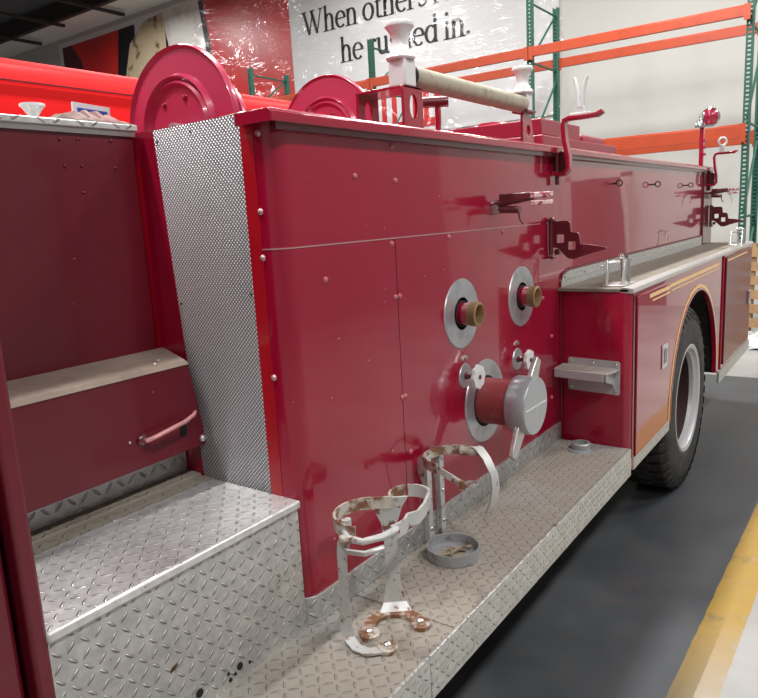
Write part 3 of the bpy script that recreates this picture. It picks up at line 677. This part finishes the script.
# ---- hose reels
def reel(x, y, z, r, wd, label):
    o = bpy.data.objects.new('hose_reel', None); C.objects.link(o); o.parent = ft; o.location = V((x, y, z)) - V(OFF[ft.name]); OFF[o.name] = (x, y, z)
    pf = [(.001, -.012), (r * .50, -.012), (r * .55, -.026), (r * .59, -.014), (r * .63, -.026), (r * .67, -.008), (r * .95, -.004), (r * .985, -.014), (r, -.006), (r, .008), (r * .97, .006), (r * .6, .004), (.001, .004)]
    for k_ in (0, 1):
        s_ = 1 if k_ == 0 else -1
        G().lathe([(a * (1 if k_ == 0 else .72), b * s_) for a, b in pf], (x + k_ * wd, y, z), (1, 0, 0), 72).build('reel_flange', REELRED, o)
    for q in range(6):
        a_ = PI / 2 + .42 + q * PI / 3
        G().lathe([(.009, 0), (.008, .006), (.001, .010)], (x - .012, y + math.cos(a_) * r * .40, z + math.sin(a_) * r * .40), (-1, 0, 0), 10).build('reel_bolt', RED, o)
    G().lathe([(r * .3, .005), (r * .3, wd - .005)], (x, y, z), (1, 0, 0), 36).build('reel_drum', DKRED, o)
    G().tube([(x - .04, y, z), (x + wd + .04, y, z)], .022, 12).build('axle', STEEL, o)
    G().box(x - .015, x + .01, y - .06, y + .06, 1.6, z).box(x + wd - .01, x + wd + .015, y - .06, y + .06, 1.6, z).build('reel_stand', RED, o)
    return o
reel(1.482, 1.778, 1.945, .250, .10, '')
reel(2.79, 2.262, 2.050, .298, .10, '')
# nozzle and hose end resting in front of the reel
G().tube([(1.36, 1.60, 1.915), (1.38, 1.50, 1.925), (1.40, 1.42, 1.930), (1.41, 1.38, 1.92)], [.012, .018, .022, .012], 10).build('hose_end', TUBE, ft)
# ---- cover cloth behind the cowl top and small white roof light
g = G(); nx_, ny_ = 26, 8
for j in range(ny_ + 1):
    for i in range(nx_ + 1):
        x = 1.03 + .165 * i / nx_; y = 1.63 + .24 * j / ny_
        hgt = .028 * max(0, math.sin(PI * i / nx_)) ** .5 + random.uniform(-.004, .006) + .007 * math.sin(i * 1.3)
        g.v.append(V((x, y, 1.9225 + max(0, hgt) * min(1, j / 2))))
for j in range(ny_):
    for i in range(nx_):
        a_ = j * (nx_ + 1) + i; g.f.append([a_, a_ + 1, a_ + nx_ + 2, a_ + nx_ + 1])
co = g.build('cover_cloth', CLOTH, origin=(1.11, 1.75, 1.922)); tag(co, 'crumpled pink-grey cloth cover lying on the plated cowl top by the hose reel', 'cloth')
m_ = co.modifiers.new('thick', 'SOLIDIFY'); m_.thickness = .004; m_.offset = 1
G().lathe([(.016, -.003), (.012, .004), (.011, .014), (.024, .034), (.030, .039), (.029, .044), (.001, .045)], (.975, 1.72, 1.925), (0, 0, 1), 24).build('flared_vent', WHITEM, ft)
# ---- side compartment with wheel arch
CX0, CX1, CY = 2.947, 6.33, .821
AC = (4.28, .545); AR = .60
def arch_pts(r, a0=180, a1=0, n=28): return arc(AC[0], AC[1], r * 1.03, r, a0, a1, n)
side = [(3.0, .545), (3.645, .545)] + [p for p in arch_pts(AR, 176, 2)] + [(5.0, .50), (5.0, 1.285), (3.0, 1.285)]
g = G().plate([side], (0, CY, 0), (1, 0, 0), (0, 0, 1), -.02); fsk = g.build('fender_panel', RED, ft)
# rounded front corner and front face
r = .035
cp = [(CX0 + .038, PY)] + [(CX0 + r - r * math.cos(math.radians(t)), CY + r - r * math.sin(math.radians(t))) for t in range(0, 91, 15)] + [(3.0, CY), (3.0, CY + .02), (CX0 + .03, CY + .05), (CX0 + .058, PY)]
G().plate([cp], (0, 0, .50), (1, 0, 0), (0, 1, 0), .79).build('compartment_front', RED, ft)
G().box(2.975, 3.0, CY - .003, CY + .003, .55, 1.275).build('compartment_hinge', DKRED, ft)
dr = G().box(3.012, 3.575, CY - .010, CY - .0005, .55, 1.265).build('compartment_door', RED, ft, bevel=.004)
G().box(3.43, 3.53, CY - .016, CY - .010, .855, .975).build('door_latch', CHROME, dr, bevel=.004)
G().box(3.455, 3.505, CY - .018, CY - .0161, .88, .95).build('latch_paddle', mat('grey_paddle', (.25, .26, .28), .3, .8), dr)
G().box(3.0, 3.645, CY - .004, CY + .006, .490, .545).build('compartment_kick_plate', TR_EDGE, ft)
# arch gold pinstripe + lip
g = G(); pp = arch_pts(AR + .010, 182, -2, 36); qq = arch_pts(AR + .030, 182, -2, 36)
g.plate([pp + qq[::-1]], (0, CY - .001, 0), (1, 0, 0), (0, 0, 1), .002).build('arch_pinstripe', GOLD, ft)
g = G(); pp = arch_pts(AR - .004, 182, -2, 36); qq = arch_pts(AR + .008, 182, -2, 36)
g.plate([pp + qq[::-1]], (0, CY + .02, 0), (1, 0, 0), (0, 0, 1), .026).build('arch_lip', RED, ft)
for x0, x1, par, yy in ((3.19, 3.57, dr, CY - .012), (3.585, 4.90, ft, CY - .002)):
    G().box(x0, x1, yy, yy + .001, 1.232, 1.250).build('gold_stripe', GOLD, par)
    G().box(x0 + .05, x1, yy, yy + .001, 1.212, 1.220).build('gold_stripe', GOLD, par)
# wheel well interior
g = G(); wl = arch_pts(AR + .01, 180, 0, 24)
g.plate([wl + [(5.0, .5), (5.0, 1.28), (3.6, 1.28), (3.6, .5)]], (0, 1.30, 0), (1, 0, 0), (0, 0, 1), .47).build('wheel_well', DARK, ft, smooth=False)
# rear compartment
G().box(5.10, CX1, CY, PY, .50, 1.285).build('rear_compartment', RED, ft, bevel=.006)
G().box(5.0, 5.10, CY + .03, PY, .50, 1.285).build('door_recess', DKRED, ft)
rd = G().box(5.14, 6.25, CY - .010, CY - .0005, .53, 1.265).build('rear_compartment_door', MAROON, ft, bevel=.004)
G().box(5.16, 6.0, CY - .012, CY - .0105, 1.236, 1.246).build('gold_stripe', GOLD, rd)
G().box(6.10, 6.15, CY - .03, CY - .010, .82, .93).build('door_latch', CHROME, rd, bevel=.004)
G().box(5.02, CX1 + .02, CY - .006, CY + .01, .425, .50).build('rear_kick_plate', TR_EDGE, ft)
# compartment top
G().box(CX0, CX1, CY + .012, PY, 1.286, 1.300).build('compartment_top', DUSTY, ft, bevel=.002)
G().plate([[(.815, 1.282), (.812, 1.290), (.816, 1.302), (.860, 1.306), (.868, 1.300), (.868, 1.286), (.83, 1.282)]], (CX0, 0, 0), (0, 1, 0), (0, 0, 1), CX1 - CX0).build('compartment_edge_trim', mat('bright_trim', (.66, .66, .64), .3, .8), ft)
fl = G().plate([[(CX0 + .03, 1.30), (CX1, 1.30), (CX1, 1.368), (CX0 + .13, 1.368), (CX0 + .06, 1.355), (CX0 + .03, 1.33)]], (0, PY - .006, 0), (1, 0, 0), (0, 0, 1), -.006).build('plated_flange', TR_FLANGE, ft)
rivets([(3.02 + .26 * i, PY - .007, 1.345) for i in range(12)], (0, -1, 0), STEEL, fl, .007)
G().tube([(2.976, PY - .004, .61), (2.976, PY - .004, 1.32), (2.992, PY - .006, 1.355), (3.08, PY - .008, 1.374), (6.3, PY - .008, 1.374)], .0035, 6).build('sealing_bead', MAROON, ft)
# chrome ladder clamp brackets on compartment top
def clamp(x, y, s=1):
    g = G()
    g.box(x - .07 * s, x + .10 * s, y - .05, y + .05, 1.300, 1.306)
    o = g.build('clamp_base', STEEL, ft, bevel=.002)
    for yy in (y + .045, y - .03):
        G().plate([[(x - .05, 1.30), (x - .02, 1.30), (x + .0, 1.34), (x + .01, 1.40), (x - .015, 1.41), (x - .03, 1.36)]], (0, yy, 0), (1, 0, 0), (0, 0, 1), .008).build('clamp_ear', STEEL, o, bevel=.002)
    G().tube([(x + .03, y - .04, 1.30), (x + .03, y - .04, 1.41), (x + .03, y - .034, 1.42), (x + .03, y + .01, 1.42), (x + .10, y + .012, 1.42), (x + .10, y + .012, 1.30)], .007, 8).build('clamp_bail', CHROME, o)
    G().lathe([(.010, -.012), (.014, 0), (.010, .012)], (x + .03, y - .01, 1.425), (0, 1, 0), 12).build('clamp_knob', CHROME, o)
    G().tube([(x - .01, y + .045, 1.395), (x + .03, y - .0, 1.40)], .007, 8).build('clamp_pin', STEEL, o)
clamp(3.10, .925); clamp(5.92, .87)
# small shelf on compartment front
def shear(g):
    for p in g.v: p.x += (p.y - .82) * .118
    return g
tp = shear(G().plate([[(.872, .838), (1.098, .838), (1.105, .845), (1.105, .980), (1.098, .987), (.872, .987), (.865, .980), (.865, .845)]], (CX0 - .0, 0, 0), (0, 1, 0), (0, 0, 1), -.006)).build('shelf_back_plate', SILVER, ft, bevel=.001)
sh = G().plate([[(CX0 - .004, .865), (CX0 - .06, .872), (CX0 - .118, .89), (CX0 - .122, .90), (CX0 - .122, 1.125), (CX0 - .115, 1.13), (CX0 - .004, 1.13)]], (0, 0, .948), (1, 0, 0), (0, 1, 0), .008)
shear(sh).build('small_shelf', worn('dusty_shelf_metal', (.50, .48, .45), (.40, .36, .31), 20, .4, .6, .3, .5), tp, bevel=.002)
shear(G().box(CX0 - .124, CX0 - .117, .90, 1.125, .918, .955)).build('shelf_lip', SILVER, tp, bevel=.002)
shear(G().plate([[(CX0 - .117, .918), (CX0 - .117, .95), (CX0 - .004, .95), (CX0 - .004, .86), (CX0 - .03, .89)]], (0, .895, 0), (1, 0, 0), (0, 0, 1), .006)).build('shelf_gusset', SILVER, tp)
rivets([(CX0 - .006 + (y - .82) * .118, y, z) for y in (.885, .985, 1.088) for z in (.855, .973)], (-1, 0, 0), CHROME, tp, .006, 'screw')
# pipe stub on the running board
G().lathe([(.060, 0), (.058, .006), (.042, .008), (.042, .030), (.038, .034), (.030, .034), (.030, .010), (.001, .009)], (2.845, 1.0, .605), (0, 0, 1), 32).build('deck_socket', CUP, ft)
# screw-eye pairs on the side
for x in (3.72, 4.49, 5.40):
    g = G(); 
    g.lathe([(.015 + .0035 * math.cos(t), .0035 * math.sin(t)) for t in [2 * PI * i / 8 for i in range(8)]], (x, PY - .036, 1.758), (1, 0, 0), 20, True)
    g.tube([(x, PY, 1.757), (x, PY - .022, 1.758)], .005, 8)
    g.build('screw_eye', BLACK, ft)

# ---- wheel
wx, wy, wz, wr = 4.17, .845, .530, .528
wh = bpy.data.objects.new('rear_wheel', None); C.objects.link(wh); wh.parent = ft; wh.location = V((wx, wy, wz)) - V(OFF[ft.name]); OFF[wh.name] = (wx, wy, wz)
def tyre(y, name='tyre'):
    pf = [(.30, .0), (.315, -.012), (.35, -.018), (.42, -.016), (.47, -.006), (.495, .012), (.512, .03), (.515, .24), (.495, .262), (.47, .275), (.42, .285), (.35, .28), (.30, .265)]
    g = G().lathe([(a, b) for a, b in pf], (wx, y, wz), (0, 1, 0), 72, True)
    nl = 44
    for i in range(nl):
        a0 = 2 * PI * i / nl; a1 = a0 + 2 * PI / nl * .56
        for (sh_, y0, y1, lo) in ((0, .004, .10, 1), (.5, .10, .17, 0), (0, .17, .265, -1)):
            o_ = sh_ * 2 * PI / nl
            vs_ = []
            for (rr, yy) in ((.500 if lo == 1 else .510, y0 - (.012 if lo == 1 else 0)), (.528, y0 + (.018 if lo == 1 else 0)), (.528, y1 - (.018 if lo == -1 else 0)), (.500 if lo == -1 else .510, y1 + (.012 if lo == -1 else 0))):
                sk = .06 * (yy - .13) * (1 if sh_ == 0 else -1) * 4
                for aa in (a0 + o_ + sk, a1 + o_ + sk): vs_.append((wx + math.cos(aa) * rr, y + yy, wz + math.sin(aa) * rr))
            g.add(vs_, [(0, 1, 3, 2), (2, 3, 5, 4), (4, 5, 7, 6), (0, 2, 4, 6), (1, 3, 5, 7)])
        if True:
            a0b = a0; vs_ = []
            for rr, yy in ((.462, -.009), (.500, .006), (.50, .03), (.462, .0)):
                for aa in (a0b, a1 - .01): vs_.append((wx + math.cos(aa) * rr, y + yy - .006, wz + math.sin(aa) * rr))
            g.add(vs_, [(0, 1, 3, 2), (2, 3, 5, 4), (4, 5, 7, 6), (0, 2, 4, 6), (1, 3, 5, 7)])
    return g
TYRE = worn('dusty_tyre_rubber', (.022, .022, .021), (.055, .050, .045), 10, .45, .75, 0, .75)
tyre(wy).build('tyre', TYRE, wh)
rimo = G().lathe([(.312, .000), (.318, -.010), (.308, -.014), (.290, -.008), (.280, .010), (.268, .016), (.264, .040)], (wx, wy, wz), (0, 1, 0), 64, cap=False).build('rim', SILVER, wh)
G().lathe([(.264, .040), (.262, .17), (.20, .165), (.12, .15), (.10, .09), (.07, .075), (.001, .07)], (wx, wy, wz), (0, 1, 0), 48, cap=False).build('wheel_disc', mat('dirty_dark_wheel_paint', (.030, .008, .008), .7), wh)
for q in range(8):
    a_ = q * PI / 4; G().lathe([(.016, 0), (.016, .022), (.010, .03)], (wx + .155 * math.cos(a_), wy + .156, wz + .155 * math.sin(a_)), (0, -1, 0), 6).build('lug_nut', DKRED, wh)

# ---- extinguisher bracket (near): C-shaped foot, spine, double ring clamp, hanging lever
FX, FY, DZ = 1.300, .972, .605
eb = bpy.data.objects.new('extinguisher_bracket', None); C.objects.link(eb); eb.parent = ft; eb.location = V((FX, FY, DZ)) - V(OFF[ft.name]); OFF[eb.name] = (FX, FY, DZ)
# direction d0 = from foot centre toward panel/back right
def C2(cx, cy, r, a0, a1, n, z): return [(cx + r * math.cos(math.radians(a0 + (a1 - a0) * i / n)), cy + r * math.sin(math.radians(a0 + (a1 - a0) * i / n)), z) for i in range(n + 1)]
def Cr(cx, cy, ri, ro, a0, a1, n):
    return arc(cx, cy, ro, ro, a0, a1, n) + arc(cx, cy, ri, ri, a1, a0, n)
fc = (1.312, .950)
G().plate([Cr(fc[0], fc[1], .050, .084, -48, 152, 24)], (0, 0, DZ), (1, 0, 0), (0, 1, 0), .012).build('bracket_foot', BRACKIN, eb, bevel=.003)
for px, py in ((fc[0] + .068 * math.cos(-.85), fc[1] + .068 * math.sin(-.85)), (fc[0] - .058, fc[1] + .036), (1.232, .915)):
    l_ = G().lathe([(.026, 0), (.026, .012), (.024, .014), (.001, .014)], (px, py, DZ), (0, 0, 1), 20).build('foot_pad', BRACKIN, eb)
    G().lathe([(.010, .014), (.010, .020), (.004, .024)], (px, py, DZ), (0, 0, 1), 8).build('foot_bolt', STEEL, l_)
RZ = .925
wv = V((.62, -.78, 0))
G().band([(1.368, .982, DZ + .010), (1.384, .995, DZ + .028), (1.386, .998, DZ + .07), (1.380, .996, DZ + .20), (1.374, .993, RZ - .06), (1.370, .992, RZ - .015), (1.368, .992, RZ + .012)], [wv * .085, wv * .062, wv * .042, wv * .034, wv * .042, wv * .075, wv * .110], .006).build('bracket_spine', BRACK, eb)
c1, r1 = (1.270, .972), .090
c2, r2 = (1.418, .955), .052
back = C2(c1[0], c1[1], r1, 192, 42, 26, RZ)
lobe = C2(c2[0], c2[1], r2, 150, -75, 24, RZ)
G().band(back + lobe[:12], (0, 0, .032), .006).build('clamp_ring', BRACKIN, eb)
front = lobe[12:] + [(1.385, .888, RZ - .004), (1.340, .880, RZ - .006)] + C2(c1[0], c1[1], r1, -62, -112, 8, RZ - .006)
G().band(front, (0, 0, .034), .007).build('clamp_ring', BRACK, eb)
for c_ in ((1.196, .990), ):
    G().tube([(c_[0], c_[1], RZ + .022), (c_[0], c_[1], RZ - .03)], .012, 12).build('clamp_pin', BRACK, eb)
G().tube([(1.182, .985, RZ - .004), (1.168, .962, RZ - .010), (1.172, .925, RZ - .010), (1.205, .892, RZ - .004), (1.245, .876, RZ + .002)], [.009, .009, .008, .009, .010], 10).build('clamp_link', BRACK, eb)
G().tube([(1.172, .985, RZ - .030), (1.156, .960, RZ - .036), (1.165, .915, RZ - .034), (1.200, .885, RZ - .026)], .007, 10).build('clamp_link', STEEL, eb)
G().lathe([(.012, -.008), (.015, 0), (.012, .010), (.004, .014)], (1.165, .975, RZ - .015), (0, 0, 1), 14).build('clamp_nut', BRACKIN, eb)
w2 = V((.62, -.78, 0))
G().band([(1.168, .978, RZ - .022), (1.166, .985, RZ - .050), (1.176, .995, RZ - .13), (1.192, 1.008, DZ + .12), (1.200, 1.016, DZ + .05), (1.200, 1.010, DZ + .022), (1.190, .980, DZ + .008), (1.192, .945, DZ + .007), (1.215, .920, DZ + .009)], [w2 * .032, w2 * .024, w2 * .022, w2 * .026, w2 * .030, w2 * .030, V((.026, -.006, 0)), V((.026, .008, 0)), V((.018, .02, 0))], .005).build('hanging_lever', BRACK, eb)
# ---- panel bracket (far): two rails, upper ring with open strap, cup on deck
pb = bpy.data.objects.new('extinguisher_bracket', None); C.objects.link(pb); pb.parent = ft; pb.location = V((1.80, 1.03, DZ)) - V(OFF[ft.name]); OFF[pb.name] = (1.80, 1.03, DZ)
for x in (1.772, 1.850):
    rl = G().box(x - .012, x + .012, PY - .030, PY - .024, .615, .900).box(x - .014, x - .010, PY - .030, PY - .010, .615, .900).build('bracket_rail', BRACK, pb, bevel=.001)
    rivets([(x, PY - .030, z) for z in (.655, .76, .87)], (0, -1, 0), STEEL, rl, .007, 'bolt')
    G().box(x - .010, x + .010, PY - .026, PY - .001, .80, .83).build('standoff', BRACK, rl)
cc = (1.732, 1.012); cr = .082
G().lathe([(cr - .003, .004), (cr, .002), (cr, .036), (cr - .004, .036), (cr - .004, .006), (cr - .02, .005)], (cc[0], cc[1], DZ), (0, 0, 1), 48).build('cup', CUP, pb)
G().lathe([(cr - .005, .004), (.001, .006)], (cc[0], cc[1], DZ), (0, 0, 1), 36).build('cup_floor', CUPIN, pb)
g = G(); g.tube([(cc[0] - .05, cc[1] + .03, DZ + .014), (cc[0] - .01, cc[1], DZ + .012), (cc[0] + .02, cc[1] - .01, DZ + .02), (cc[0] + .06, cc[1] - .03, DZ + .012)], .006, 6)
g.tube([(cc[0] - .03, cc[1] - .01, DZ + .012), (cc[0] + .01, cc[1] + .01, DZ + .018), (cc[0] + .03, cc[1] - .03, DZ + .012)], .005, 6).build('leaf_litter', CUPIN, pb)
uc = (1.785, 1.025); uz = .900; ur = .095
G().band(C2(uc[0], uc[1], ur, -8, 176, 28, uz), (0, 0, .030), .006).build('upper_ring', BRACKIN, pb)
G().band([(uc[0] - ur, uc[1] + .004, uz - .002), (uc[0] - ur + .001, uc[1] - .012, uz - .010), (uc[0] - ur + .006, uc[1] - .035, uz - .022), (uc[0] - ur + .012, uc[1] - .055, uz - .034)], (0, 0, .022), .006).build('ring_end', BRACK, pb)
ex, ey = uc[0] + ur, uc[1] - .01
G().tube([(ex - .012, ey + .035, uz), (ex + .002, ey - .028, uz)], [.016, .012], 10).build('hinge_knuckle', BRACKIN, pb)
w3 = V((.68, -.5, 0)) * .036
G().band([(ex - .004, ey - .012, uz + .016), (ex, ey - .024, uz + .012), (ex - .012, ey - .055, uz - .012), (ex - .025, ey - .088, uz - .055), (ex - .030, ey - .095, uz - .10), (ex - .032, ey - .085, uz - .150), (ex - .034, ey - .066, uz - .185)], [w3, w3 * 1.0, w3 * .9, w3 * .85, w3 * .85, w3 * .7, w3 * .4], .005).build('open_strap', BRACK, pb)
G().lathe([(.018 + .004 * math.cos(t), .004 * math.sin(t)) for t in [2 * PI * i / 8 for i in range(8)]], (uc[0] - .075, uc[1] - .095, uz - .036), (0, 0, 1), 20, True).build('pull_ring', STEEL, pb)
G().tube([(uc[0] - ur + .004, uc[1] - .040, uz - .024), (uc[0] - .085, uc[1] - .072, uz - .034), (uc[0] - .090, uc[1] - .075, uz - .055)], .009, 8).build('ring_latch', BRACKIN, pb)
